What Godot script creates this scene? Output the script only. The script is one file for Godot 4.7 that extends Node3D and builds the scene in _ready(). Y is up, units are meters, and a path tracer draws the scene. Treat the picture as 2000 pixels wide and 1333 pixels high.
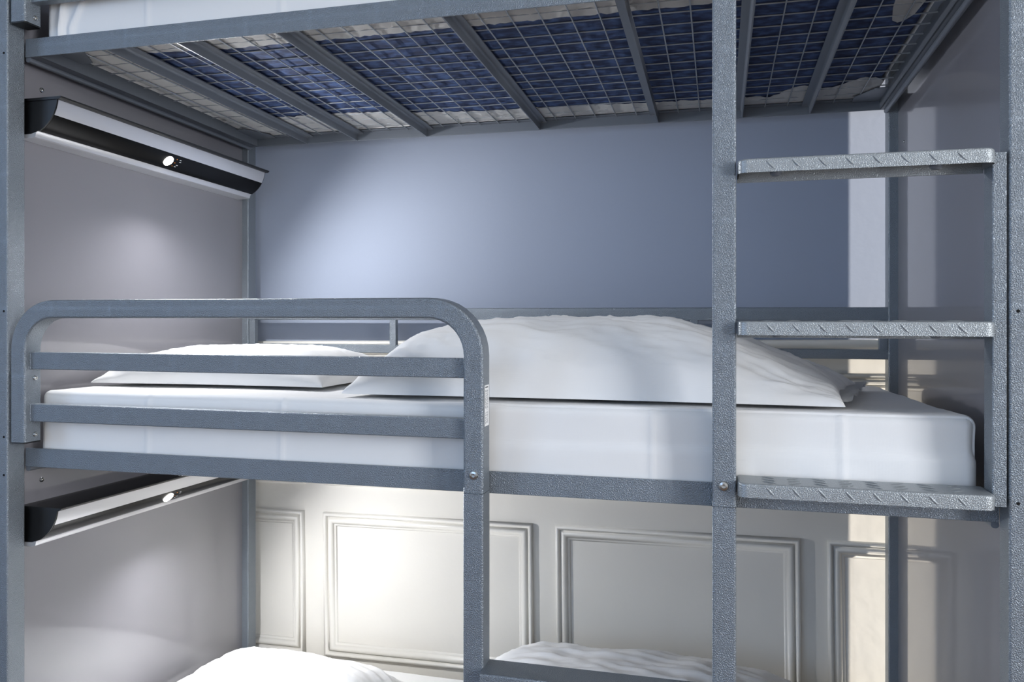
extends Node3D
# A steel triple bunk bed in a wood-panelled room. y is up, metres.
# Most numbers below are written relative to the eye (1.5 m above the floor): P(x, height from eye, distance from the window-side of the room).

const EYE := 1.5
const YAW := 0.2522
const FPX := 1562.8
const HORIZON := 616.2

const LEFT := -1.4853      # inner faces of the posts
const RIGHT := 0.4389
const POST := 0.0464
const FRONT := 1.4         # distance of the front plane of the bed
const RAIL := 1.4464
const BACK := 2.3137
const WALL := 2.395
const TIER := 0.906
const TILT := -0.0255      # the decks lean back a little

var M := {}
var names := {}

# ---------------------------------------------------------------- mesh building

class Shape:
	var v := PackedVector3Array()
	var n := PackedVector3Array()
	var t := PackedVector2Array()
	var ix := PackedInt32Array()

	func tri(a: Vector3, b: Vector3, c: Vector3, na: Vector3, nb: Vector3, nc: Vector3, ta := Vector2.ZERO, tb := Vector2.ZERO, tc := Vector2.ZERO) -> void:
		var k := v.size()
		var flip := (c - a).cross(b - a).dot(na + nb + nc) < 0.0
		v.append_array([a, b, c]); n.append_array([na, nb, nc]); t.append_array([ta, tb, tc])
		ix.append_array([k, k + 2, k + 1] if flip else [k, k + 1, k + 2])

	func quad(a: Vector3, b: Vector3, c: Vector3, d: Vector3, nn: Vector3) -> void:
		tri(a, b, c, nn, nn, nn, Vector2(0, 1), Vector2(1, 1), Vector2(1, 0))
		tri(a, c, d, nn, nn, nn, Vector2(0, 1), Vector2(1, 0), Vector2(0, 0))

	# a shared-vertex patch: points laid out in rows, smooth normals, turned towards "out"
	func patch(pts: PackedVector3Array, cols: int, rows: int, inward := false) -> void:
		var k := v.size()
		var nn := PackedVector3Array()
		nn.resize(pts.size())
		for r in rows - 1:
			for c in cols - 1:
				var i := r * cols + c
				var f := (pts[i + cols] - pts[i + 1]).cross(pts[i + cols + 1] - pts[i])
				if inward: f = -f
				nn[i] += f; nn[i + 1] += f; nn[i + cols] += f; nn[i + cols + 1] += f
		for i in pts.size():
			v.append(pts[i]); n.append(nn[i].normalized()); t.append(Vector2(float(i % cols) / (cols - 1), float(i / cols) / (rows - 1)))
		for r in rows - 1:
			for c in cols - 1:
				var i := k + r * cols + c
				for q in [[i, i + 1, i + cols], [i + 1, i + cols + 1, i + cols]]:
					var f := (v[q[2]] - v[q[0]]).cross(v[q[1]] - v[q[0]])
					if f.dot(n[q[0]] + n[q[1]] + n[q[2]]) < 0.0: ix.append_array([q[0], q[2], q[1]])
					else: ix.append_array([q[0], q[1], q[2]])

	# outline (closed, counter-clockwise in its own plane) pushed along a list of frames
	func sweep(outline: PackedVector2Array, frames: Array, caps := true) -> void:
		var m := outline.size()
		var en := []
		var el := []
		for i in m:
			var e := outline[(i + 1) % m] - outline[i]
			en.append(Vector2(e.y, -e.x).normalized())
			el.append(e.length())
		for i in m:
			var j := (i + 1) % m
			var before: Vector2 = en[(i + m - 1) % m]
			var here: Vector2 = en[i]
			var after: Vector2 = en[j]
			# smooth across gentle corners; a long flat face keeps its own normal up to its rim
			var ni := _blend(before, here, el[(i + m - 1) % m], el[i])
			var nj := _blend(after, here, el[j], el[i])
			for f in frames.size() - 1:
				var A: Transform3D = frames[f]
				var B: Transform3D = frames[f + 1]
				var p := [_at(A, outline[i]), _at(A, outline[j]), _at(B, outline[j]), _at(B, outline[i])]
				var q := [_dir(A, ni), _dir(A, nj), _dir(B, nj), _dir(B, ni)]
				tri(p[0], p[1], p[2], q[0], q[1], q[2])
				tri(p[0], p[2], p[3], q[0], q[2], q[3])
		if caps:
			for side in 2:
				var F: Transform3D = frames[0] if side == 0 else frames[-1]
				var nn := F.basis.z.normalized() * (-1.0 if side == 0 else 1.0)
				var tr := Geometry2D.triangulate_polygon(outline)
				for k in range(0, tr.size(), 3):
					tri(_at(F, outline[tr[k]]), _at(F, outline[tr[k + 1]]), _at(F, outline[tr[k + 2]]), nn, nn, nn)

	func _blend(other: Vector2, here: Vector2, lo: float, lh: float) -> Vector2:
		if other.dot(here) < 0.6 or lh > 3.0 * lo: return here
		return other if lo > 3.0 * lh else (other + here).normalized()

	func _at(F: Transform3D, p: Vector2) -> Vector3:
		return F.origin + F.basis.x * p.x + F.basis.y * p.y

	func _dir(F: Transform3D, p: Vector2) -> Vector3:
		return (F.basis.x * p.x + F.basis.y * p.y).normalized()

	# box with rounded long edges; the long axis is z of the frame unless told otherwise
	func bar(lo: Vector3, hi: Vector3, axis := 2, r := 0.003, steps := 2) -> void:
		var s := hi - lo
		var c := (lo + hi) / 2.0
		var B: Basis
		var w: float
		var h: float
		var l: float
		if axis == 0:
			B = Basis(Vector3(0, 0, 1), Vector3(0, 1, 0), Vector3(-1, 0, 0)); w = s.z; h = s.y; l = s.x
		elif axis == 1:
			B = Basis(Vector3(1, 0, 0), Vector3(0, 0, -1), Vector3(0, 1, 0)); w = s.x; h = s.z; l = s.y
		else:
			B = Basis.IDENTITY; w = s.x; h = s.y; l = s.z
		var o := rounded(w, h, minf(r, minf(w, h) * 0.49), steps)
		sweep(o, [Transform3D(B, c - B.z * l / 2.0), Transform3D(B, c + B.z * l / 2.0)])

	func rounded(w: float, h: float, r: float, steps: int) -> PackedVector2Array:
		var o := PackedVector2Array()
		for k in 4:
			var cx := (w / 2 - r) * (1.0 if k == 0 or k == 3 else -1.0)
			var cy := (h / 2 - r) * (1.0 if k < 2 else -1.0)
			for i in steps + 1:
				var a := PI / 2 * (k + float(i) / steps)
				o.append(Vector2(cx + cos(a) * r, cy + sin(a) * r))
		return o

	# round rod between two points
	func rod(a: Vector3, b: Vector3, r: float, sides := 8) -> void:
		var z := (b - a).normalized()
		var x := z.cross(Vector3.UP if absf(z.y) < 0.9 else Vector3.RIGHT).normalized()
		var y := z.cross(x)
		var o := PackedVector2Array()
		for i in sides:
			o.append(Vector2(cos(TAU * i / sides), sin(TAU * i / sides)) * r)
		sweep(o, [Transform3D(Basis(x, y, z), a), Transform3D(Basis(x, y, z), b)])

	# turned shape: profile points (radius, height) about "axis" from "at"
	func lathe(at: Vector3, axis: Vector3, prof: Array, sides := 16) -> void:
		var z := axis.normalized()
		var x := z.cross(Vector3.UP if absf(z.y) < 0.9 else Vector3.RIGHT).normalized()
		var y := z.cross(x)
		for k in prof.size() - 1:
			var p: Vector2 = prof[k]
			var q: Vector2 = prof[k + 1]
			var e := Vector2(q.y - p.y, p.x - q.x).normalized()
			for i in sides:
				var a := TAU * i / sides
				var b := TAU * (i + 1) / sides
				var da := x * cos(a) + y * sin(a)
				var db := x * cos(b) + y * sin(b)
				var na := (da * e.x + z * e.y).normalized()
				var nb := (db * e.x + z * e.y).normalized()
				var p0 := at + da * p.x + z * p.y
				var p1 := at + db * p.x + z * p.y
				var p2 := at + db * q.x + z * q.y
				var p3 := at + da * q.x + z * q.y
				tri(p0, p1, p2, na, nb, nb); tri(p0, p2, p3, na, nb, na)

	func mesh() -> ArrayMesh:
		var a := []
		a.resize(Mesh.ARRAY_MAX)
		a[Mesh.ARRAY_VERTEX] = v; a[Mesh.ARRAY_NORMAL] = n; a[Mesh.ARRAY_TEX_UV] = t; a[Mesh.ARRAY_INDEX] = ix
		var m := ArrayMesh.new()
		m.add_surface_from_arrays(Mesh.PRIMITIVE_TRIANGLES, a)
		return m

func P(x: float, y: float, d: float) -> Vector3:
	return Vector3(x, y + EYE, -d)

# a bar given by ranges of x, height (from the eye) and distance
func span(s: Shape, x0: float, x1: float, y0: float, y1: float, d0: float, d1: float, axis: int, r := 0.003, steps := 2) -> void:
	s.bar(Vector3(x0, y0 + EYE, -d1), Vector3(x1, y1 + EYE, -d0), axis, r, steps)

# ---------------------------------------------------------------- scene tree helpers

func obj(called: String, s: Shape, mat: Material, parent: Node = self) -> MeshInstance3D:
	var o := MeshInstance3D.new()
	o.name = called
	o.mesh = s.mesh()
	o.material_override = mat
	o.cast_shadow = GeometryInstance3D.SHADOW_CASTING_SETTING_ON
	parent.add_child(o, true)
	if parent == self: o.name = numbered(called)
	return o

func node(called: String, parent: Node = self, at := Vector3.ZERO) -> Node3D:
	var o := Node3D.new()
	o.name = numbered(called) if parent == self else called
	parent.add_child(o, true)
	o.position = at
	return o

func numbered(called: String) -> String:
	names[called] = names.get(called, -1) + 1
	return called if names[called] == 0 else "%s_%03d" % [called, names[called]]

func tag(o: Node, label: String, category: String, group := "") -> void:
	o.set_meta("label", label); o.set_meta("category", category)
	if group: o.set_meta("group", group)

func structure(o: Node, label: String, category: String) -> void:
	o.set_meta("kind", "structure"); o.set_meta("label", label); o.set_meta("category", category)

# ---------------------------------------------------------------- materials

func noise(kind: int, freq: float, octaves: int, sd: int) -> FastNoiseLite:
	var f := FastNoiseLite.new()
	f.noise_type = kind as FastNoiseLite.NoiseType
	f.frequency = freq
	f.seed = sd
	f.fractal_octaves = octaves
	if octaves <= 1: f.fractal_type = FastNoiseLite.FRACTAL_NONE
	return f

func relief(f: FastNoiseLite, size: int, strength: float) -> ImageTexture:
	var im := f.get_seamless_image(size, size)
	im.bump_map_to_normal_map(strength)
	return ImageTexture.create_from_image(im)

func tint(f: FastNoiseLite, size: int, a: Color, b: Color, sharp := 1.0) -> ImageTexture:
	var src := f.get_seamless_image(size, size)
	var im := Image.create(size, size, false, Image.FORMAT_RGB8)
	for y in size:
		for x in size:
			im.set_pixel(x, y, a.lerp(b, clampf((src.get_pixel(x, y).r - 0.5) * sharp + 0.5, 0, 1)))
	return ImageTexture.create_from_image(im)

func mat(called: String, c: Color, rough: float, metal := 0.0) -> StandardMaterial3D:
	var m := StandardMaterial3D.new()
	m.resource_name = called
	m.albedo_color = c
	m.roughness = rough
	m.metallic = metal
	M[called] = m
	return m

func triplanar(m: StandardMaterial3D, scale: float) -> void:
	m.uv1_triplanar = true
	m.uv1_world_triplanar = true
	m.uv1_scale = Vector3.ONE * scale

func materials() -> void:
	var m := mat("hammered_steel", Color(0.525, 0.555, 0.582), 0.34, 0.5)
	m.normal_enabled = true
	m.normal_texture = relief(noise(FastNoiseLite.TYPE_SIMPLEX_SMOOTH, 0.11, 2, 3), 512, 5.0)
	m.normal_scale = 1.0
	triplanar(m, 1.0 / 0.145)
	m = mat("deck_steel", Color(0.45, 0.47, 0.50), 0.45, 0.3)
	m = mat("wire_steel", Color(0.62, 0.64, 0.66), 0.4, 0.4)
	m = mat("tread_steel", Color(0.62, 0.64, 0.65), 0.34, 0.45)
	m.normal_enabled = true
	m.normal_texture = relief(noise(FastNoiseLite.TYPE_SIMPLEX_SMOOTH, 0.11, 2, 8), 512, 4.0)
	m.normal_scale = 0.8
	triplanar(m, 1.0 / 0.13)
	mat("bolt_steel", Color(0.75, 0.75, 0.74), 0.2, 1.0)
	mat("black_plastic", Color(0.025, 0.025, 0.028), 0.45)
	mat("hole", Color(0.01, 0.01, 0.012), 0.9)
	m = mat("laminate", Color(0.50, 0.493, 0.513), 0.4)
	m.clearcoat_enabled = true
	m.clearcoat = 0.9
	m.clearcoat_roughness = 0.06
	m = mat("blue_paint", Color(0.595, 0.628, 0.692), 0.68)
	m.normal_enabled = true
	m.normal_texture = relief(noise(FastNoiseLite.TYPE_SIMPLEX_SMOOTH, 0.03, 4, 21), 512, 3.0)
	m.normal_scale = 0.07
	triplanar(m, 1.0 / 0.5)
	m = mat("cream_paint", Color(0.86, 0.845, 0.81), 0.33)
	m.normal_enabled = true
	m.normal_texture = relief(noise(FastNoiseLite.TYPE_SIMPLEX_SMOOTH, 0.012, 4, 5), 512, 3.0)
	m.normal_scale = 0.22
	triplanar(m, 1.0 / 0.7)
	m = mat("white_cotton", Color(0.93, 0.925, 0.915), 0.85)
	m.normal_enabled = true
	m.normal_texture = weave(256)
	m.normal_scale = 0.5
	m.rim_enabled = true
	m.rim = 0.2
	triplanar(m, 1.0 / 0.06)
	m = mat("navy_ticking", Color.WHITE, 0.8)
	var f := noise(FastNoiseLite.TYPE_SIMPLEX_SMOOTH, 0.02, 4, 31)
	m.albedo_texture = tint(f, 512, Color(0.07, 0.125, 0.26), Color(0.23, 0.32, 0.49), 1.9)
	triplanar(m, 1.0)
	m.uv1_scale = Vector3(1.0 / 0.5, 1.0 / 0.5, 1.0 / 0.3)
	m = mat("lamp_silver", Color(0.82, 0.82, 0.83), 0.3, 0.55)
	m = mat("lamp_black_gloss", Color(0.03, 0.03, 0.033), 0.22)
	m.metallic_specular = 0.25
	m = mat("led_glow", Color(1, 1, 1), 0.4)
	m.emission_enabled = true
	m.emission = Color(1.0, 0.98, 0.95)
	m.emission_energy_multiplier = 25.0
	m = mat("icon_white", Color(0.85, 0.85, 0.85), 0.5)
	m = mat("icon_orange", Color(0.85, 0.5, 0.12), 0.5)
	m = mat("sticker_print", Color.WHITE, 0.5)
	m.albedo_texture = sticker_image()
	m = mat("white_plaster", Color(0.86, 0.86, 0.85), 0.9)
	m = mat("oak_floor", Color(0.45, 0.33, 0.22), 0.45)
	m.albedo_texture = tint(noise(FastNoiseLite.TYPE_SIMPLEX_SMOOTH, 0.02, 4, 12), 256, Color(0.8, 0.78, 0.75), Color(1, 1, 1), 1.5)
	triplanar(m, 1.0)
	m = mat("window_white", Color(0.88, 0.88, 0.87), 0.4)
	m = mat("window_glass", Color(0.95, 0.97, 1.0, 0.05), 0.02)
	m.transparency = BaseMaterial3D.TRANSPARENCY_ALPHA

func weave(size: int) -> ImageTexture:
	var im := Image.create(size, size, false, Image.FORMAT_RGB8)
	var f := noise(FastNoiseLite.TYPE_SIMPLEX, 0.05, 2, 77)
	for y in size:
		for x in size:
			var a := sin(TAU * x / 4.0) * 0.25 + sin(TAU * y / 4.0) * 0.25 + 0.5 + f.get_noise_2d(x * 0.15, y) * 0.1 + f.get_noise_2d(x, y * 0.15) * 0.1
			im.set_pixel(x, y, Color(a, a, a))
	im.bump_map_to_normal_map(1.0)
	return ImageTexture.create_from_image(im)

func sticker_image() -> ImageTexture:
	var im := Image.create(40, 200, false, Image.FORMAT_RGB8)
	im.fill(Color(0.94, 0.94, 0.93))
	var rng := RandomNumberGenerator.new()
	rng.seed = 4
	im.fill_rect(Rect2i(6, 8, 26, 5), Color(0.15, 0.16, 0.18))
	for c in 4:
		var y := 24
		while y < 186:
			var l := rng.randi_range(3, 12)
			if y < 112 or y > 128 or c == 2:
				im.fill_rect(Rect2i(7 + c * 7, y, 3, l), Color(0.42, 0.43, 0.45))
			y += l + rng.randi_range(2, 5)
	return ImageTexture.create_from_image(im)

# ---------------------------------------------------------------- start

func _ready() -> void:
	view_and_light()
	materials()
	room()
	bunk_bed()
	reading_lamps()
	bedding()

func view_and_light() -> void:
	var cam := Camera3D.new()
	cam.name = "camera"
	add_child(cam)
	cam.position = Vector3(0, EYE, 0)
	cam.rotation.y = YAW
	cam.projection = Camera3D.PROJECTION_FRUSTUM
	cam.near = 0.05
	cam.far = 60.0
	cam.size = 1333.0 / FPX * cam.near
	cam.frustum_offset = Vector2(0, -(666.5 - HORIZON) / FPX * cam.near)
	cam.current = true
	var env := Environment.new()
	env.background_mode = Environment.BG_SKY
	var sky := Sky.new()
	var sm := ProceduralSkyMaterial.new()
	sm.sky_top_color = Color(0.45, 0.58, 0.80)
	sm.sky_horizon_color = Color(0.78, 0.84, 0.92)
	sm.ground_bottom_color = Color(0.35, 0.34, 0.32)
	sm.ground_horizon_color = Color(0.6, 0.6, 0.58)
	sky.sky_material = sm
	env.sky = sky
	env.tonemap_mode = Environment.TONE_MAPPER_LINEAR
	env.tonemap_exposure = 1.0
	env.sdfgi_enabled = true
	env.ssao_enabled = true
	env.ssil_enabled = true
	var we := WorldEnvironment.new()
	we.name = "environment"
	we.environment = env
	add_child(we)
	# low sun through the tall window of the right wall: it slips in between the bed and the wall behind it
	var sun := DirectionalLight3D.new()
	sun.name = "sun"
	sun.light_energy = 4.4
	sun.light_color = Color(1.0, 0.97, 0.93)
	sun.light_angular_distance = 1.2
	sun.shadow_enabled = true
	add_child(sun)
	sun.look_at_from_position(Vector3(3.65, 1.0, 1.0), Vector3.ZERO)
	# daylight of the two room windows
	window_light(Vector3(-1.5, 1.9, 2.76), Vector3(0, 0, -1), Vector2(1.8, 1.6), Color(0.68, 0.82, 1.0), 2.0)
	window_light(Vector3(3.15, 1.9, 0.64), Vector3(-1, 0, 0), Vector2(1.2, 1.6), Color(0.97, 0.98, 1.0), 12.5)
	window_light(Vector3(-3.57, 1.9, 1.1), Vector3(1, 0, 0), Vector2(1.5, 1.5), Color(0.70, 0.83, 1.0), 4.0)

func window_light(at: Vector3, towards: Vector3, size: Vector2, c: Color, energy: float) -> void:
	var l := AreaLight3D.new()
	l.name = "window_daylight"
	l.area_size = size
	l.area_normalize_energy = true
	l.light_color = c
	l.light_energy = energy
	l.area_range = 20.0
	l.shadow_enabled = true
	add_child(l, true)
	l.look_at_from_position(at, at + towards)

# ---------------------------------------------------------------- the room

const XW0 := -3.6
const XW1 := 3.2
const ZNEAR := 2.8
const CEIL := 3.25

func slab(s: Shape, lo: Vector3, hi: Vector3) -> void:
	s.bar(lo, hi, 0, 0.0005, 1)

func side_wall(called: String, x0: float, x1: float, holes: Array, label: String) -> void:
	# holes: [z0, z1, y0, y1] from far to near
	var s := Shape.new()
	var z := -WALL - 0.2
	for hh in holes:
		slab(s, Vector3(x0, 0, z), Vector3(x1, CEIL, hh[0]))
		slab(s, Vector3(x0, 0, hh[0]), Vector3(x1, hh[2], hh[1]))
		slab(s, Vector3(x0, hh[3], hh[0]), Vector3(x1, CEIL, hh[1]))
		z = hh[1]
	slab(s, Vector3(x0, 0, z), Vector3(x1, CEIL, ZNEAR))
	structure(obj(called, s, M.white_plaster), label, "wall")

func window(n: int, x: float, z0: float, z1: float, y0: float, y1: float, label: String, across := 0.0) -> void:
	var w := node("window_%d" % n, self, Vector3(x, y0, across if across else (z0 + z1) / 2))
	if across: w.rotation.y = PI / 2
	structure(w, label, "window")
	var a := (z1 - z0) / 2
	var h := y1 - y0
	var f := Shape.new()
	for q in [-1, 1]:
		f.bar(Vector3(-0.03, 0, q * (a - 0.025) - 0.025), Vector3(0.03, h, q * (a - 0.025) + 0.025), 1)
	f.bar(Vector3(-0.03, 0, -a), Vector3(0.03, 0.05, a), 2)
	f.bar(Vector3(-0.03, h - 0.05, -a), Vector3(0.03, h, a), 2)
	obj("window_frame", f, M.window_white, w)
	var g := Shape.new()
	g.bar(Vector3(-0.003, 0.05, -a + 0.05), Vector3(0.003, h - 0.05, a - 0.05), 1, 0.0005, 1)
	obj("pane", g, M.window_glass, w)

func room() -> void:
	var s := Shape.new()
	slab(s, Vector3(XW0 - 0.2, -0.12, -WALL - 0.2), Vector3(XW1 + 0.2, 0, ZNEAR + 0.2))
	structure(obj("floor", s, M.oak_floor), "oak plank floor under the bunk bed", "floor")
	s = Shape.new()
	slab(s, Vector3(XW0 - 0.2, CEIL, -WALL - 0.2), Vector3(XW1 + 0.2, CEIL + 0.15, ZNEAR + 0.2))
	structure(obj("ceiling", s, M.white_plaster), "white plaster ceiling above the bunk bed", "ceiling")
	s = Shape.new()
	slab(s, Vector3(XW0 - 0.2, 0, ZNEAR), Vector3(-2.4, CEIL, ZNEAR + 0.15))
	slab(s, Vector3(-2.4, 0, ZNEAR), Vector3(-0.6, 1.1, ZNEAR + 0.15))
	slab(s, Vector3(-2.4, 2.7, ZNEAR), Vector3(-0.6, CEIL, ZNEAR + 0.15))
	slab(s, Vector3(-0.6, 0, ZNEAR), Vector3(XW1 + 0.2, CEIL, ZNEAR + 0.15))
	structure(obj("wall_front", s, M.white_plaster), "white wall opposite the bunk bed", "wall")
	side_wall("wall_left", XW0 - 0.15, XW0, [[0.3, 1.9, 1.1, 2.7]], "white side wall beyond the reading lamps")
	side_wall("wall_right", XW1, XW1 + 0.15, [[-2.2, -1.1, 0.9, 3.0], [-0.02, 1.30, 1.05, 2.75]], "white side wall beyond the ladder end")
	window(1, -1.5, -0.9, 0.9, 1.1, 2.7, "wide window in the wall opposite the bunk bed", ZNEAR + 0.08)
	window(2, XW1 + 0.08, -2.2, -1.1, 0.9, 3.0, "tall sunny window beside the panelled wall")
	window(3, XW1 + 0.08, -0.02, 1.30, 1.05, 2.75, "window in the right side wall")
	window(4, XW0 - 0.08, 0.3, 1.9, 1.1, 2.7, "window in the left side wall")
	s = Shape.new()
	slab(s, Vector3(5.0, -0.1, -0.5), Vector3(5.2, 4.6, 4.0))
	structure(obj("wall_outside", s, M.white_plaster), "rendered wall of the neighbouring house outside the right windows", "wall")
	back_wall()

func mould_outline() -> PackedVector2Array:
	return PackedVector2Array([Vector2(0, -0.002), Vector2(0.046, -0.002), Vector2(0.0455, 0.002), Vector2(0.042, 0.004), Vector2(0.038, 0.0045), Vector2(0.036, 0.008), Vector2(0.031, 0.012), Vector2(0.025, 0.013), Vector2(0.020, 0.011), Vector2(0.017, 0.006), Vector2(0.0155, 0.0055), Vector2(0.014, 0.010), Vector2(0.010, 0.0145), Vector2(0.005, 0.0145), Vector2(0.001, 0.011)])

func moulding(x0: float, x1: float, y0: float, y1: float) -> Shape:
	# mitred picture-frame moulding; outline x runs inwards, outline y stands off the board
	var s := Shape.new()
	var o := mould_outline()
	var c := [Vector3(x0, y0, 0), Vector3(x1, y0, 0), Vector3(x1, y1, 0), Vector3(x0, y1, 0)]
	var inward := [Vector3(1, 1, 0), Vector3(-1, 1, 0), Vector3(-1, -1, 0), Vector3(1, -1, 0)]
	for k in 4:
		var a: Vector3 = c[k]
		var b: Vector3 = c[(k + 1) % 4]
		var z := (b - a).normalized()
		# frames sheared to the mitre so that neighbouring runs meet
		s.sweep(o, [Transform3D(Basis(inward[k], Vector3(0, 0, 1), z), a), Transform3D(Basis(inward[(k + 1) % 4], Vector3(0, 0, 1), z), b)], false)
	return s

func back_wall() -> void:
	var w := node("wall_back", self, P(-0.5, -0.5, WALL))
	structure(w, "blue-grey painted wall above cream wood panelling behind the bunk bed", "wall")
	var s := Shape.new()
	s.bar(Vector3(XW0 - 0.2 + 0.5, 0.40, -0.2), Vector3(XW1 + 0.2 + 0.5, CEIL - 1.0, 0), 0, 0.0005, 1)
	obj("painted_plaster", s, M.blue_paint, w)
	s = Shape.new()
	s.bar(Vector3(XW0 - 0.2 + 0.5, -1.0, -0.2), Vector3(XW1 + 0.2 + 0.5, 0.40, 0), 0, 0.0005, 1)
	obj("wainscot_board", s, M.cream_paint, w)
	var lean := 0.0102
	s = Shape.new()
	var o := PackedVector2Array([Vector2(-0.01, -0.032), Vector2(0.004, -0.032), Vector2(0.007, -0.026), Vector2(0.009, -0.018), Vector2(0.0165, -0.015), Vector2(0.022, -0.008), Vector2(0.0235, -0.001), Vector2(0.022, 0.006), Vector2(0.017, 0.010), Vector2(-0.01, 0.010)])
	s.sweep(o, [Transform3D(Basis(Vector3(0, 0, 1), Vector3(0, 1, 0), Vector3(-1, 0, 0)), Vector3(3.6, 3.6 * lean, 0)), Transform3D(Basis(Vector3(0, 0, 1), Vector3(0, 1, 0), Vector3(-1, 0, 0)), Vector3(-3.2, -3.2 * lean, 0))])
	var dado := obj("dado_rail", s, M.cream_paint, w)
	dado.position = Vector3(0, 0.414, 0)
	var lower := moulding(-0.352, 0.352, -0.235, 0.235)
	var upper := moulding(-0.352, 0.352, -0.19, 0.19)
	for k in range(-3, 4):
		var cx := -0.9005 + 0.775 * k + 0.5
		for row in 2:
			var o2 := obj("panel_moulding", upper if row == 0 else lower, M.cream_paint, w)
			o2.position = Vector3(cx, (0.14 if row == 0 else -0.373) + cx * lean, 0)
			o2.rotation.z = lean
	s = Shape.new()
	s.bar(Vector3(XW0 + 0.5, -1.0, -0.01), Vector3(XW1 + 0.5, -0.85, 0.02), 0, 0.004, 2)
	var b := obj("baseboard_back", s, M.cream_paint)
	b.position = w.position
	structure(b, "cream baseboard at the foot of the panelled wall", "baseboard")

# ---------------------------------------------------------------- the bed frame

func bolt(parent: Node, at: Vector3, dir: Vector3, r := 0.007) -> void:
	var s := Shape.new()
	s.lathe(Vector3.ZERO, dir, [Vector2(r, 0), Vector2(r, 0.0012), Vector2(r * 0.85, 0.0028), Vector2(r * 0.45, 0.0034), Vector2(r * 0.42, 0.0012), Vector2(0, 0.001)])
	var b := obj("bolt", s, M.bolt_steel, parent)
	b.position = at

func bunk_bed() -> void:
	var bed := node("bunk_bed", self, Vector3((LEFT + RIGHT) / 2, 0, -(FRONT + 0.48)))
	tag(bed, "grey hammered-steel triple bunk bed frame with guard rails and ladder", "bunk bed")
	var off := -bed.position
	# posts
	for sx in [LEFT - POST, RIGHT]:
		for d in [FRONT, BACK]:
			var s := Shape.new()
			span(s, sx, sx + POST, -EYE, 1.2, d, d + POST, 1, 0.004, 3)
			var p := obj("post", s, M.hammered_steel, bed)
			p.position = off
			var cap := Shape.new()
			span(cap, sx - 0.001, sx + POST + 0.001, 1.2, 1.206, d - 0.001, d + POST + 0.001, 1, 0.004, 2)
			obj("end_cap", cap, M.black_plastic, p)
			if d == FRONT:
				var hx: float = sx + POST - 0.009 if sx < 0 else sx + 0.0125
				for y in [0.567, 0.0088, -0.263, -0.3455] if sx < 0 else [0.567, 0.0066, -0.293]:
					var h := Shape.new()
					h.lathe(P(hx, y, FRONT + 0.0005), Vector3(0, 0, 1), [Vector2(0.0028, 0), Vector2(0.0026, 0.0009), Vector2(0, 0.0009)], 12)
					obj("bolt_hole", h, M.hole, p)
	# end panels
	for side in 2:
		var x := -1.5074 if side == 0 else 0.463
		var s := Shape.new()
		span(s, x - 0.01 if side == 0 else x, x if side == 0 else x + 0.01, -1.3, 1.15, RAIL - 0.004, BACK + 0.004, 1, 0.0008, 1)
		var p := obj("end_panel", s, M.laminate, bed)
		p.position = off
		p.set_meta("label", "glossy grey laminate end panel")
		for y in [0.506, -0.39]:
			if side == 0: bolt(p, P(x, y + 0.012, 1.512), Vector3(1, 0, 0), 0.006)
			else: bolt(p, P(x, y - 0.06, 2.24), Vector3(-1, 0, 0), 0.004)
	# decks
	var first := deck(bed)
	for k in 3:
		var d: Node3D = first if k == 0 else first.duplicate()
		if k > 0:
			d.name = "bed_base_%03d" % k
			bed.add_child(d, true)
		d.position = off + P(0, 0.571 - TIER * k, RAIL)
		d.rotation.x = TILT
	# guard rails of the upper and the middle bunk
	var g := guard(bed)
	g.position = off
	var g2 := guard(bed, -0.29)
	g2.position = off + Vector3(0, TIER, 0)
	for k in 2: back_guard(bed, off + Vector3(0, TIER * k, 0))
	ladders(bed, off)

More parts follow.
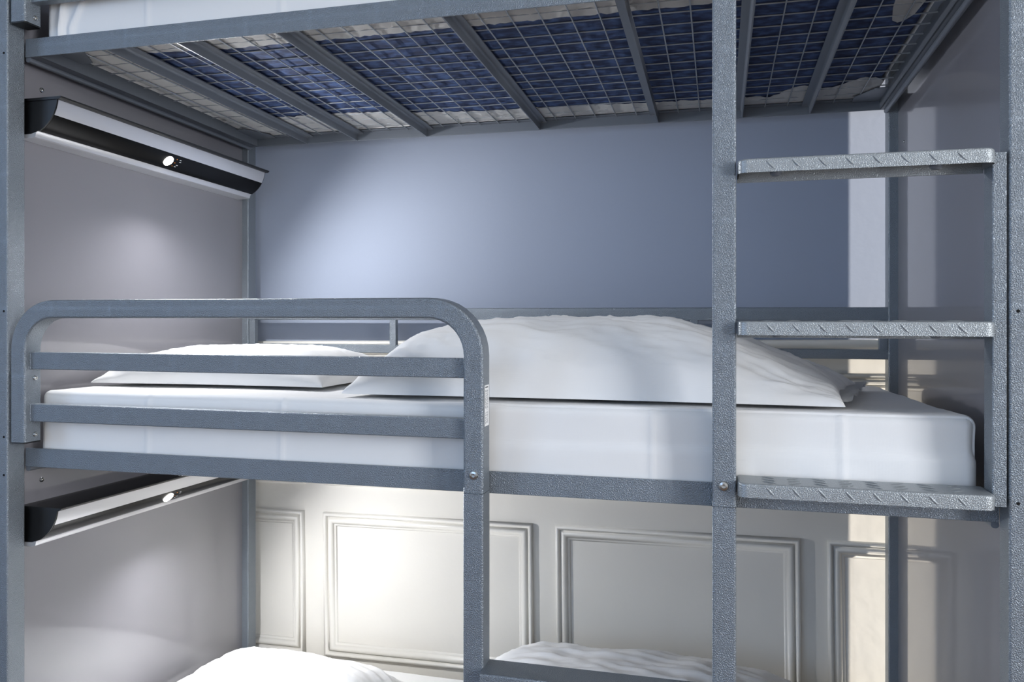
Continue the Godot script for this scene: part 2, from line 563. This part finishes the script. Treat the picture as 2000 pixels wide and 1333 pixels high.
# one deck, in its own axes: x as in the room, y up from the underside of the front rail, -z towards the wall
func deck(bed: Node3D) -> Node3D:
	var b := node("bed_base", bed)
	var s := Shape.new()
	s.bar(Vector3(LEFT, 0, -0.004), Vector3(RIGHT, 0.0415, 0), 0, 0.0015, 2)
	s.bar(Vector3(LEFT, 0.0265, -0.022), Vector3(RIGHT, 0.0295, -0.003), 0, 0.001, 1)
	obj("front_rail", s, M.hammered_steel, b)
	s = Shape.new()
	s.bar(Vector3(LEFT, 0, -0.8713), Vector3(RIGHT, 0.040, -0.8673), 0, 0.0015, 2)
	s.bar(Vector3(LEFT, 0.0265, -0.8683), Vector3(RIGHT, 0.0295, -0.850), 0, 0.001, 1)
	obj("back_rail", s, M.deck_steel, b)
	for q in [-1, 1]:
		s = Shape.new()
		var xi := -1.4509 if q < 0 else 0.4175
		var xo := LEFT - 0.001 if q < 0 else RIGHT + 0.001
		s.bar(Vector3(minf(xi, xi + q * 0.004), 0.0, -0.868), Vector3(maxf(xi, xi + q * 0.004), 0.040, -0.003), 2, 0.0015, 2)
		s.bar(Vector3(minf(xi, xo), 0.0, -0.868), Vector3(maxf(xi, xo), 0.004, -0.003), 2, 0.0015, 2)
		s.bar(Vector3(minf(xo, xo - q * 0.012), -0.010, -0.868), Vector3(maxf(xo, xo - q * 0.012), 0.002, -0.003), 2, 0.005, 4)
		obj("end_rail", s, M.deck_steel, b)
	# angle-iron slats
	var xs := [-1.274, -1.100, -0.868, -0.513, -0.165, 0.066, 0.243]
	for i in 7:
		var q := 1.0 if i < 4 else -1.0
		var x: float = xs[i]
		s = Shape.new()
		var o := PackedVector2Array([Vector2(0, 0), Vector2(0.003, 0), Vector2(0.003, 0.0165), Vector2(0.0042, 0.0205), Vector2(0.008, 0.022), Vector2(0.023, 0.022), Vector2(0.023, 0.025), Vector2(0.0, 0.025)])
		if q < 0:
			var rev := PackedVector2Array()
			for k in range(o.size() - 1, -1, -1): rev.append(Vector2(-o[k].x, o[k].y))
			o = rev
		s.sweep(o, [Transform3D(Basis.IDENTITY, Vector3(x, 0, -0.867)), Transform3D(Basis.IDENTITY, Vector3(x, 0, -0.004))])
		# weld bead at the back
		s.rod(Vector3(x, 0.001, -0.8665), Vector3(x, 0.021, -0.8665), 0.0022, 6)
		s.rod(Vector3(x + q * 0.004, 0.0218, -0.8665), Vector3(x + q * 0.022, 0.0222, -0.8665), 0.002, 6)
		obj("slat", s, M.deck_steel, b)
	# welded wire mesh lying on the slats
	s = Shape.new()
	var rng := RandomNumberGenerator.new()
	rng.seed = 9
	var x := -0.46 - 0.0585 * 16
	while x < 0.415:
		s.rod(Vector3(x, 0.0262, -0.866), Vector3(x + rng.randf_range(-0.002, 0.002), 0.0262, -0.004), 0.0016, 6)
		x += 0.0585
	var d := 0.040
	while d < 0.86:
		s.rod(Vector3(-1.449, 0.0293, -d), Vector3(0.416, 0.0293, -d + rng.randf_range(-0.002, 0.002)), 0.0016, 6)
		d += 0.0585
	obj("wire_mesh", s, M.wire_steel, b)
	for q in [[-1.4505, 1.0], [0.4170, -1.0]]:
		for e in [[-0.8665, 1.0], [-0.005, -1.0]]:
			s = Shape.new()
			var o := PackedVector2Array([Vector2(q[0], e[0]), Vector2(q[0] + 0.07 * q[1], e[0]), Vector2(q[0] + 0.07 * q[1], e[0] + 0.05 * e[1]), Vector2(q[0] + 0.03 * q[1], e[0] + 0.12 * e[1]), Vector2(q[0], e[0] + 0.12 * e[1])])
			if Geometry2D.is_polygon_clockwise(o): o.reverse()
			s.sweep(o, [Transform3D(Basis(Vector3(1, 0, 0), Vector3(0, 0, 1), Vector3(0, -1, 0)), Vector3(0, 0.0255, 0)), Transform3D(Basis(Vector3(1, 0, 0), Vector3(0, 0, 1), Vector3(0, -1, 0)), Vector3(0, 0.0235, 0))])
			obj("corner_plate", s, M.deck_steel, b)
	for q in [-1.40, 0.36]:
		bolt(b, Vector3(q, 0.026, -0.012), Vector3(0, -1, 0), 0.005)
	return b

# bent-tube guard rail with two flat bars
func guard(bed: Node3D, foot := -0.3262) -> Node3D:
	var g := node("guard_rail", bed)
	var s := Shape.new()
	var hw := 0.0195
	var xl := -1.4785 + hw
	var xr := -0.4345
	var yt := 0.0328 - hw
	var r := 0.088
	var path := []
	path.append([Vector2(xl, -0.2734), 0.0])
	for i in 11:
		var a := PI / 2 * i / 10.0
		path.append([Vector2(xl + r - cos(a) * r, yt - r + sin(a) * r), a])
	for i in 11:
		var a := PI / 2 * (1.0 + i / 10.0)
		path.append([Vector2(xr - r - cos(a) * r, yt - r + sin(a) * r), a])
	path.append([Vector2(xr, foot), PI])
	var frames := []
	for q in path:
		var a: float = q[1]
		# z along the run, x across it in the plane of the guard, y to the back
		var z := Vector3(sin(a), cos(a), 0)
		var x := Vector3(cos(a), -sin(a), 0)
		frames.append(Transform3D(Basis(x, z.cross(x), z), P(q[0].x, q[0].y, FRONT + 0.0225)))
	var out := s.rounded(hw * 2, 0.045, 0.0055, 3)
	s.sweep(out, frames)
	obj("bent_tube", s, M.hammered_steel, g)
	for y in [[-0.117, -0.080], [-0.230, -0.192]]:
		s = Shape.new()
		span(s, xl + hw - 0.001, xr - hw + 0.001, y[0], y[1], 1.414, 1.436, 0, 0.0025, 2)
		# weld seams at both ends
		for e in [xl + hw + 0.0008, xr - hw - 0.0008]:
			s.rod(P(e, y[0] + 0.001, 1.4145), P(e, y[1] - 0.001, 1.4145), 0.0022, 6)
		obj("guard_bar", s, M.hammered_steel, g)
	s = Shape.new()
	span(s, xl - hw + 0.0005, xl + hw - 0.0005, -0.2765, -0.2732, FRONT + 0.0005, FRONT + 0.0445, 1, 0.004, 2)
	obj("end_plug", s, M.black_plastic, g)
	for y in [-0.136, -0.259]: bolt(g, P(xl + hw, y, 1.427), Vector3(1, 0, 0), 0.0055)
	bolt(g, P(xr + 0.001, foot + 0.0333, FRONT), Vector3(0, 0, 1), 0.0085)
	s = Shape.new()
	var sx := xr + hw + 0.0004
	s.quad(P(sx, -0.2045, 1.408), P(sx, -0.2045, 1.436), P(sx, -0.129, 1.436), P(sx, -0.129, 1.408), Vector3(1, 0, 0))
	s.quad(P(sx - 0.0003, -0.2045, 1.408), P(sx - 0.0003, -0.2045, 1.436), P(sx - 0.0003, -0.129, 1.436), P(sx - 0.0003, -0.129, 1.408), Vector3(-1, 0, 0))
	obj("label_sticker", s, M.sticker_print, g).set_meta("label", "white printed label sticker")
	return g

func back_guard(bed: Node3D, at: Vector3) -> void:
	var g := node("back_guard", bed, at)
	var s := Shape.new()
	span(s, LEFT, RIGHT, -0.0145, 0.0218, BACK + 0.004, BACK + 0.024, 0, 0.003)
	obj("guard_bar", s, M.hammered_steel, g)
	s = Shape.new()
	span(s, LEFT, RIGHT, -0.1185, -0.092, BACK + 0.004, BACK + 0.024, 0, 0.003)
	obj("guard_bar", s, M.hammered_steel, g)
	for x in [-1.4745, -0.981, -0.0655, 0.428]:
		s = Shape.new()
		span(s, x - 0.0107, x + 0.0107, -0.093, -0.0135, BACK + 0.004, BACK + 0.024, 1, 0.002)
		obj("upright", s, M.hammered_steel, g)

func tread(x0: float, x1: float, lugs: int, parent: Node, y: float) -> void:
	# bent chequer-plate step: rounded front corners, turned-down skirt, raised diagonal lugs
	var s := Shape.new()
	var t := node("tread", parent, P((x0 + x1) / 2, y, 1.41))
	var w := (x1 - x0) / 2
	var h := 0.0232
	var front := 0.0355
	var back := -0.036
	var r := 0.016
	var plan := PackedVector2Array()
	plan.append(Vector2(-w, -back)); 
	for i in 7:
		var a := PI / 2 * i / 6.0
		plan.append(Vector2(-w + r - cos(a) * r, -(front - r + sin(a) * r)))
	for i in 7:
		var a := PI / 2 * (1 + i / 6.0)
		plan.append(Vector2(w - r - cos(a) * r, -(front - r + sin(a) * r)))
	plan.append(Vector2(w, -back))
	# plan is in (x, -z); the top edge is rounded by rings that shrink towards the top
	var rings := [[-h, 0.0], [-0.004, 0.0], [-0.0014, 0.0008], [-0.0003, 0.0024], [0.0, 0.0045]]
	var cols := plan.size()
	var pts := PackedVector3Array()
	for q in rings:
		for p in plan:
			var e: float = q[1]
			var k := Vector2((w - e) / w, (front - e) / front)
			pts.append(Vector3(p.x * k.x, q[0], -p.y * (k.y if p.y < 0 else 1.0)))
	s.patch(pts, cols, rings.size())
	var top := PackedVector2Array()
	var ring: Array = rings[-1]
	for p in plan: top.append(Vector2(p.x * (w - ring[1]) / w, p.y * ((front - ring[1]) / front if p.y < 0 else 1.0)))
	var tr := Geometry2D.triangulate_polygon(top)
	for k in range(0, tr.size(), 3):
		var a := Vector3(top[tr[k]].x, 0, -top[tr[k]].y)
		var b := Vector3(top[tr[k + 1]].x, 0, -top[tr[k + 1]].y)
		var c := Vector3(top[tr[k + 2]].x, 0, -top[tr[k + 2]].y)
		s.tri(a, b, c, Vector3.UP, Vector3.UP, Vector3.UP)
		var dn := Vector3(0, -0.003, 0)
		s.tri(a + dn, b + dn, c + dn, Vector3.DOWN, Vector3.DOWN, Vector3.DOWN)
	# inner face of the skirt and the turned-down back edge
	var inner := PackedVector3Array()
	for yy in [-h, -0.003]:
		for p in plan: inner.append(Vector3(p.x * (w - 0.0025) / w, yy, -p.y * ((front - 0.0025) / front if p.y < 0 else 1.0)))
	s.patch(inner, cols, 2, true)
	s.bar(Vector3(-w, -h - 0.006, back), Vector3(w, -0.001, back + 0.003), 0, 0.001, 1)
	obj("step_plate", s, M.tread_steel, t)
	# lugs
	s = Shape.new()
	for i in lugs:
		var x := -w + 0.03 + (2 * w - 0.06) * (i + 0.5) / lugs
		lug(s, Vector3(x - 0.006, -0.004, front + 0.0002), Vector3(x + 0.008, -0.019, front + 0.0002), Vector3(0, 0, 1))
		for z in [0.018, -0.002, -0.022]:
			var q := 1.0 if (i + int(z * 1000)) % 2 == 0 else -1.0
			lug(s, Vector3(x - 0.011 * q, 0.0002, z - 0.007), Vector3(x + 0.011 * q, 0.0002, z + 0.007), Vector3.UP)
	obj("grip_lugs", s, M.tread_steel, t)
	for x in [-w * 0.68, w * 0.58]:
		var bs := Shape.new()
		bs.lathe(Vector3(x, -0.003, 0.012), Vector3.DOWN, [Vector2(0.0095, 0), Vector2(0.0095, 0.020), Vector2(0.006, 0.024), Vector2(0, 0.024)], 14)
		obj("bolt", bs, M.deck_steel, t)

func lug(s: Shape, a: Vector3, b: Vector3, up: Vector3) -> void:
	var z := (b - a).normalized()
	var x := up.cross(z).normalized()
	var fr := []
	var hs := [0.05, 0.8, 1.0, 0.8, 0.05]
	for i in 5:
		var k: float = hs[i]
		fr.append(Transform3D(Basis(x * k, up * k, z), a.lerp(b, i / 4.0)))
	s.sweep(PackedVector2Array([Vector2(0.0021, 0), Vector2(0.0012, 0.0011), Vector2(0, 0.0015), Vector2(-0.0012, 0.0011), Vector2(-0.0021, 0)]), fr, false)

func ladders(bed: Node3D, off: Vector3) -> void:
	var l := node("ladder", bed, off)
	l.set_meta("label", "upper ladder with three chequered treads")
	var s := Shape.new()
	span(s, -0.0099, 0.0295, -0.3242, 1.0, FRONT, FRONT + 0.045, 1, 0.004, 3)
	obj("stile", s, M.hammered_steel, l)
	s = Shape.new()
	span(s, 0.4153, 0.4362, -0.2995, 0.2548, FRONT, FRONT + 0.0415, 1, 0.0025, 2)
	obj("stile", s, M.hammered_steel, l)
	bolt(l, P(0.0088, -0.2891, FRONT), Vector3(0, 0, 1), 0.0085)
	for y in [0.2588, -0.0096, -0.2778]: tread(0.0315, 0.4152, 8, l, y)
	l = node("ladder", bed, off)
	l.set_meta("label", "lower ladder below the middle bunk")
	for x in [[-0.454, -0.415], [-0.0099, 0.0295]]:
		s = Shape.new()
		span(s, x[0], x[1], -EYE, -0.3275 if x[0] < -0.3 else -0.3252, FRONT, FRONT + 0.045, 1, 0.004, 3)
		s.bar(P(x[0] + 0.003, -0.36, FRONT + 0.042), P(x[1] - 0.003, -0.30, FRONT + 0.003), 1, 0.003, 2)
		obj("stile", s, M.hammered_steel, l)
	for y in [-0.645, -0.915, -1.185]:
		s = Shape.new()
		span(s, -0.4155, -0.0094, y - 0.025, y, 1.378, 1.446, 0, 0.004, 2)
		obj("tread", s, M.hammered_steel, l)

# ---------------------------------------------------------------- reading lamps

func reading_lamps() -> void:
	for k in 2:
		var l := node("reading_lamp", self, P(-1.5074, 0.4775 - TIER * k + 0.004, 1.455))
		l.rotation.x = TILT * 0.85
		tag(l, "long black and silver reading lamp on the end panel under the top bunk" if k == 0 else "long black and silver reading lamp on the end panel under the middle bunk", "lamp", "bunk reading lamps")
		lamp_body(l)

func lamp_body(l: Node3D) -> void:
	var len := 0.835
	# front curve from top to bottom (x out from the panel, y down from the top)
	var curve := []
	for i in 17:
		var a := deg_to_rad(6.0 + 62.0 * i / 16.0)
		curve.append(Vector2(0.0145 + 0.0855 * cos(a), 0.003 - 0.0855 * sin(a)))
	var ext := func(o: PackedVector2Array, z0: float, z1: float) -> Shape:
		var s := Shape.new()
		if Geometry2D.is_polygon_clockwise(o): o.reverse()
		s.sweep(o, [Transform3D(Basis.IDENTITY, Vector3(0, 0, z0)), Transform3D(Basis.IDENTITY, Vector3(0, 0, z1))])
		return s
	var band := func(i0: int, i1: int, inset: float) -> PackedVector2Array:
		var o := PackedVector2Array()
		for i in range(i0, i1 + 1): o.append(curve[i])
		for i in range(i1, i0 - 1, -1): o.append(curve[i] + (Vector2(0.0145, 0.003) - curve[i]).normalized() * inset)
		return o
	# mounting plate and top shelf
	obj("top_plate", ext.call(PackedVector2Array([Vector2(0.0, -0.006), Vector2(0.106, -0.006), Vector2(0.1115, -0.003), Vector2(0.112, 0.0), Vector2(0.0, 0.0)]), -len - 0.003, 0.003), M.black_plastic, l)
	obj("back_plate", ext.call(PackedVector2Array([Vector2(0.0, -0.084), Vector2(0.010, -0.084), Vector2(0.010, -0.005), Vector2(0.0, -0.005)]), -len, 0.0), M.black_plastic, l)
	obj("upper_cover", ext.call(band.call(0, 6, 0.004), -len + 0.003, -0.004), M.lamp_silver, l)
	var strip := obj("light_strip", ext.call(band.call(6, 15, 0.005), -len + 0.003, -0.004), M.lamp_black_gloss, l)
	obj("lower_lip", ext.call(PackedVector2Array([curve[15], curve[16], Vector2(0.044, -0.086), Vector2(0.036, -0.0885), Vector2(0.0, -0.0885), Vector2(0.0, -0.080), Vector2(0.034, -0.079)]), -len, 0.002), M.lamp_silver, l)
	var cap := PackedVector2Array([Vector2(0.0, -0.080), Vector2(0.0, -0.001)])
	for i in 17: cap.append(curve[i] - Vector2(0.0006, 0))
	for z in [-len, -0.0045]: obj("end_cap", ext.call(cap, z, z + 0.0045), M.black_plastic, l)
	# LED in the black strip, its light just in front
	var c: Vector2 = curve[10]
	var out := (c - Vector2(0.0145, 0.003)).normalized()
	var n3 := Vector3(out.x, out.y, 0)
	var at := Vector3(c.x, c.y, -0.400)
	var s := Shape.new()
	s.lathe(at, n3, [Vector2(0.0145, -0.002), Vector2(0.0145, 0.0014), Vector2(0.012, 0.0034), Vector2(0.006, 0.005), Vector2(0, 0.0055)], 20)
	obj("led_lens", s, M.led_glow, strip)
	var li := SpotLight3D.new()
	li.name = "led_light"
	li.light_color = Color(0.98, 0.985, 1.0)
	li.light_energy = 0.75
	li.light_size = 0.011
	li.spot_angle = 84.0
	li.spot_angle_attenuation = 0.7
	li.spot_range = 20.0
	li.spot_attenuation = 2.0
	li.shadow_enabled = true
	l.add_child(li, true)
	li.position = at + n3 * 0.018
	li.look_at_from_position(l.to_global(li.position), l.to_global(li.position + Vector3(cos(0.70), -sin(0.70), 0)), Vector3(0, 0, 1))
	# printed symbols beside the LED
	for q in [[-0.426, 8, "icon_orange"], [-0.426, 10, "icon_orange"], [-0.426, 12, "icon_orange"], [-0.440, 8, "icon_white"], [-0.443, 9, "icon_white"], [-0.440, 11, "icon_white"], [-0.437, 12, "icon_white"]]:
		var p: Vector2 = curve[q[1]]
		var o2 := (p - Vector2(0.0145, 0.003)).normalized()
		var up := Vector3(-o2.y, o2.x, 0)
		var b := Vector3(p.x, p.y, q[0]) + Vector3(o2.x, o2.y, 0) * 0.0004
		var q2 := Shape.new()
		var a := 0.0022
		var z := Vector3(0, 0, a * (1.6 if q[2] == "icon_white" else 0.9))
		q2.quad(b - up * a * 0.5 + z, b - up * a * 0.5 - z, b + up * a * 0.5 - z, b + up * a * 0.5 + z, Vector3(o2.x, o2.y, 0))
		obj("printed_symbol", q2, M[q[2]], strip)

# ---------------------------------------------------------------- bedding

func bedding() -> void:
	for k in 3:
		mattress(k)
	pillow(P(-1.165, -0.168, 1.86), Vector2(0.30, 0.245), 0.088, 0.0, 0.0, 11, 2.0, "flat white pillow beside the end panel on the middle bunk")
	pillow(P(-0.235, -0.168, 1.785), Vector2(0.51, 0.29), 0.160, 0.5, 0.06, 23, 0.0, "long plump white pillow across the middle bunk")
	pillow(P(-1.15, -0.168 - TIER, 1.90), Vector2(0.30, 0.26), 0.125, 0.0, 0.0, 37, -3.0, "white pillow beside the end panel on the bottom bunk")
	pillow(P(-0.16, -0.171 - TIER, 2.04), Vector2(0.53, 0.25), 0.185, 0.3, 0.03, 41, 0.0, "long white pillow across the bottom bunk")

func mattress(k: int) -> void:
	var label: String = ["white-sheeted mattress on the top bunk with navy underside", "white-sheeted mattress on the middle bunk", "white-sheeted mattress on the bottom bunk"][k]
	# own axes: origin at the front left bottom corner of the deck mesh, -z towards the wall
	var m := node("mattress", self, P(0, 0.571 + 0.0315 - TIER * k, RAIL))
	m.rotation.x = TILT
	tag(m, label, "mattress", "sheeted mattresses")
	var lo := Vector3(-1.446 if k == 0 else -1.462, 0.0, -0.852)
	var hi := Vector3(0.398 if k == 0 else 0.412, 0.137, -0.012)
	var core := Shape.new()
	soft_box(core, lo + Vector3(0.007, -0.0005, 0.007), hi - Vector3(0.0005 if k == 0 else 0.007, 0.008, 0.008), 0.018, 60, 3, 26, false, 0, 0.0)
	obj("core", core, M.navy_ticking, m).set_meta("label", "mottled navy mattress cover")
	var sheet := Shape.new()
	soft_box(sheet, lo, hi, 0.018, 480, 26, 90, true, 3 + k, 0.0028)
	if k == 0: hems(sheet, lo, hi)
	obj("fitted_sheet", sheet, M.white_cotton, m)

# box with rounded edges, faces as wrinkled patches; open: no underside
func soft_box(s: Shape, lo: Vector3, hi: Vector3, r: float, nx: int, ny: int, nz: int, open: bool, sd: int, amp: float) -> void:
	var big := noise(FastNoiseLite.TYPE_SIMPLEX_SMOOTH, 3.0, 3, sd)
	var fine := noise(FastNoiseLite.TYPE_SIMPLEX_SMOOTH, 11.0, 2, sd + 50)
	var shape := func(p: Vector3) -> Vector3:
		var c := p.clamp(lo + Vector3.ONE * r, hi - Vector3.ONE * r)
		if open and p.y < lo.y + r: c.y = p.y
		var d := p - c
		var n := d.normalized() if d.length() > 1e-6 else Vector3.UP
		var q := c + n * r
		if amp > 0.0:
			var w := big.get_noise_3d(q.x * 0.6, q.y * 1.5, q.z) * amp + fine.get_noise_3d(q.x * 0.35, q.y, q.z * 0.6) * amp * 0.35
			if n.z > 0.5:
				# ironed-in fold lines of the sheet on the front
				for fx in [-1.18, -0.86, -0.115, 0.205]: w += 0.0022 * exp(-pow((q.x - fx) / 0.005, 2.0))
				var hy := lo.y + 0.066 + 0.004 * sin(q.x * 3.0)
				if q.x > -0.55: w += 0.006 * (1.0 / (1.0 + exp((q.y - hy) / 0.003)) - 0.5) * smoothstep(-0.55, -0.2, q.x)
				if sd == 3: w += 0.010 * exp(-pow((q.x + 1.402 - 0.12 * maxf(0.0, q.y - 0.03)) / 0.007, 2.0)) + 0.006 * exp(-pow((q.x + 1.375 - 0.5 * maxf(0.0, q.y - 0.03)) / 0.008, 2.0))
				# puckers above the rail near the ladder
				w += 0.004 * smoothstep(0.06, 0.02, q.y - lo.y) * maxf(0.0, sin(q.x * 31.0 + 2.0 * sin(q.x * 9.0))) * smoothstep(-0.1, 0.1, q.x)
			q += n * w
		return q
	var faces := [[Vector3(0, 0, 1), 0, 1, nx, ny], [Vector3(0, 0, -1), 0, 1, nx, ny], [Vector3(0, 1, 0), 0, 2, nx, nz], [Vector3(1, 0, 0), 2, 1, nz, ny], [Vector3(-1, 0, 0), 2, 1, nz, ny]]
	if not open: faces.append([Vector3(0, -1, 0), 0, 2, nx, nz])
	var mid := (lo + hi) / 2.0
	var half := (hi - lo) / 2.0
	for f in faces:
		var n: Vector3 = f[0]
		var ua: int = f[1]
		var va: int = f[2]
		var cu: int = f[3] + 1
		var cv: int = f[4] + 1
		var pts := PackedVector3Array()
		for j in cv:
			for i in cu:
				var p := n * half
				p[ua] = half[ua] * edge_spaced(2.0 * i / (cu - 1) - 1.0, r / half[ua])
				p[va] = half[va] * edge_spaced(2.0 * j / (cv - 1) - 1.0, r / half[va])
				pts.append(shape.call(mid + p))
		var a := pts[cu] - pts[0]
		var probe := (pts[cu * (cv / 2 + 1) + cu / 2] - pts[cu * (cv / 2) + cu / 2 + 1]).cross(pts[cu * (cv / 2 + 1) + cu / 2 + 1] - pts[cu * (cv / 2) + cu / 2])
		s.patch(pts, cu, cv, probe.dot(n) < 0.0)

# keep some rows inside the rounded rim
func edge_spaced(t: float, rim: float) -> float:
	var k := 0.7
	if absf(t) <= k: return t / k * (1.0 - rim)
	return signf(t) * ((1.0 - rim) + rim * (absf(t) - k) / (1.0 - k))

# sheet edges tucked under the mattress, seen through the wire mesh
func hems(s: Shape, lo: Vector3, hi: Vector3) -> void:
	var f := noise(FastNoiseLite.TYPE_SIMPLEX_SMOOTH, 6.0, 3, 60)
	var run := func(n: int, along: Callable, width: Callable, rough: float) -> void:
		var rows := 9
		var pts := PackedVector3Array()
		for j in rows:
			for i in n + 1:
				var t := float(i) / n
				var q: Array = along.call(t)
				var p: Vector3 = q[0]
				var inwards: Vector3 = q[1]
				var w: float = width.call(t)
				var k := float(j) / (rows - 1)
				var z := p + inwards * w * k
				z.y = lo.y - 0.0016 - rough * absf(f.get_noise_2d(t * 14.0 + 3.0, k * w * 40.0)) - (0.0 if j > 0 else -0.012)
				pts.append(z)
		s.patch(pts, n + 1, rows)
		s.patch(pts, n + 1, rows, true)
	var X0 := lo.x + 0.002
	var X1 := hi.x - 0.002
	# front
	run.call(160, func(t): return [Vector3(lerpf(X0, X1, t), 0, hi.z - 0.001), Vector3(0, 0, -1)], func(t):
		var x := lerpf(X0, X1, t)
		return 0.118 + 0.006 * f.get_noise_1d(t * 20.0) - 0.03 * smoothstep(-1.0, -1.4, x) + 0.25 * exp(-pow((x - 0.352) / 0.032, 4.0)) - 0.07 * smoothstep(0.0, 0.3, x), 0.004)
	# back
	run.call(160, func(t): return [Vector3(lerpf(X0, X1, t), 0, lo.z + 0.001), Vector3(0, 0, 1)], func(t):
		var x := lerpf(X0, X1, t)
		return 0.115 + 0.01 * f.get_noise_1d(t * 22.0 + 40) + 0.075 * smoothstep(-0.6, -1.1, x) - 0.03 * smoothstep(-0.6, 0.0, x) + 0.07 * smoothstep(0.1, 0.3, x) + 0.03 * sin(x * 40.0) * smoothstep(0.05, 0.2, x), 0.006)
	# lamp end
	run.call(90, func(t): return [Vector3(X0, 0, lerpf(hi.z, lo.z, t)), Vector3(1, 0, 0)], func(t): return 0.165 + 0.02 * f.get_noise_1d(t * 18.0 + 90), 0.004)

func pillow(at: Vector3, half: Vector2, tall: float, taper: float, skew: float, sd: int, turn: float, label: String) -> void:
	var p := node("pillow", self, at)
	p.rotation = Vector3(TILT, deg_to_rad(turn), 0)
	tag(p, label, "pillow", "white pillows")
	var big := noise(FastNoiseLite.TYPE_SIMPLEX_SMOOTH, 2.4, 2, sd)
	var fold := noise(FastNoiseLite.TYPE_SIMPLEX_SMOOTH, 5.0, 3, sd + 7)
	fold.fractal_type = FastNoiseLite.FRACTAL_RIDGED
	var crease := noise(FastNoiseLite.TYPE_SIMPLEX_SMOOTH, 13.0, 3, sd + 19)
	crease.fractal_type = FastNoiseLite.FRACTAL_RIDGED
	var nu := 180
	var nv := 120
	var s := Shape.new()
	for side in 2:
		var pts := PackedVector3Array()
		for j in nv + 1:
			for i in nu + 1:
				# crowd the rows at the rim, where the cloth turns over
				var u := sin((2.0 * i / nu - 1.0) * PI / 2)
				var v := sin((2.0 * j / nv - 1.0) * PI / 2)
				var full := pow(maxf(0.0, (1.0 - pow(absf(u), 3.4)) * (1.0 - pow(absf(v), 2.6))), 0.42)
				var h := tall * full
				if taper > 0.0: h *= 1.0 - taper * smoothstep(0.15, 1.0, u)
				var x := half.x * u * (1.0 - 0.05 * (1.0 - v * v) * u * u) - skew * v * maxf(u, 0.0)
				var z := half.y * v * (1.0 - 0.07 * (1.0 - u * u) * v * v)
				var seam := tall * 0.16 * (1.0 - 0.75 * pow(absf(u * v), 3.0)) * (1.0 - taper * smoothstep(0.3, 1.0, u)) * (1.0 - 0.75 * smoothstep(0.7, 1.0, maxf(absf(u), absf(v))))
				var edge := smoothstep(0.0, 0.35, full)
				var y: float
				if side == 0:
					y = seam + (1.0 - 0.16) * h
					y += edge * (big.get_noise_2d(x * 2.0, z * 2.0) * 0.045 * tall)
					y += edge * (fold.get_noise_2d(x * 0.5 + z * 0.5, z * 2.6 - x * 0.5) * 0.045 * tall)
					y += edge * crease.get_noise_2d(x * 0.9 + z * 0.8, z * 2.2 - x * 0.5) * 0.0018
				else:
					y = maxf(0.0, seam - 0.5 * h)
				pts.append(Vector3(x, maxf(y, 0.0), z))
		s.patch(pts, nu + 1, nv + 1, side == 0)
	obj("pillowcase", s, M.white_cotton, p)
	if taper > 0.0:
		# open end of the pillowcase lying flat beyond the filling
		s = Shape.new()
		var pts := PackedVector3Array()
		for j in 41:
			for i in 13:
				var v := lerpf(-0.96, 0.96, j / 40.0)
				var u := lerpf(0.80, 1.02, i / 12.0)
				var y := 0.006 + 0.010 * absf(sin(v * 6.0 + sd)) * (i / 12.0) + 0.004 * fold.get_noise_2d(u * 3.0, v * 1.5)
				pts.append(Vector3(half.x * u - skew * v * u, y, half.y * v))
		s.patch(pts, 13, 41, true)
		s.patch(pts, 13, 41, false)
		obj("pillowcase_hem", s, M.white_cotton, p)
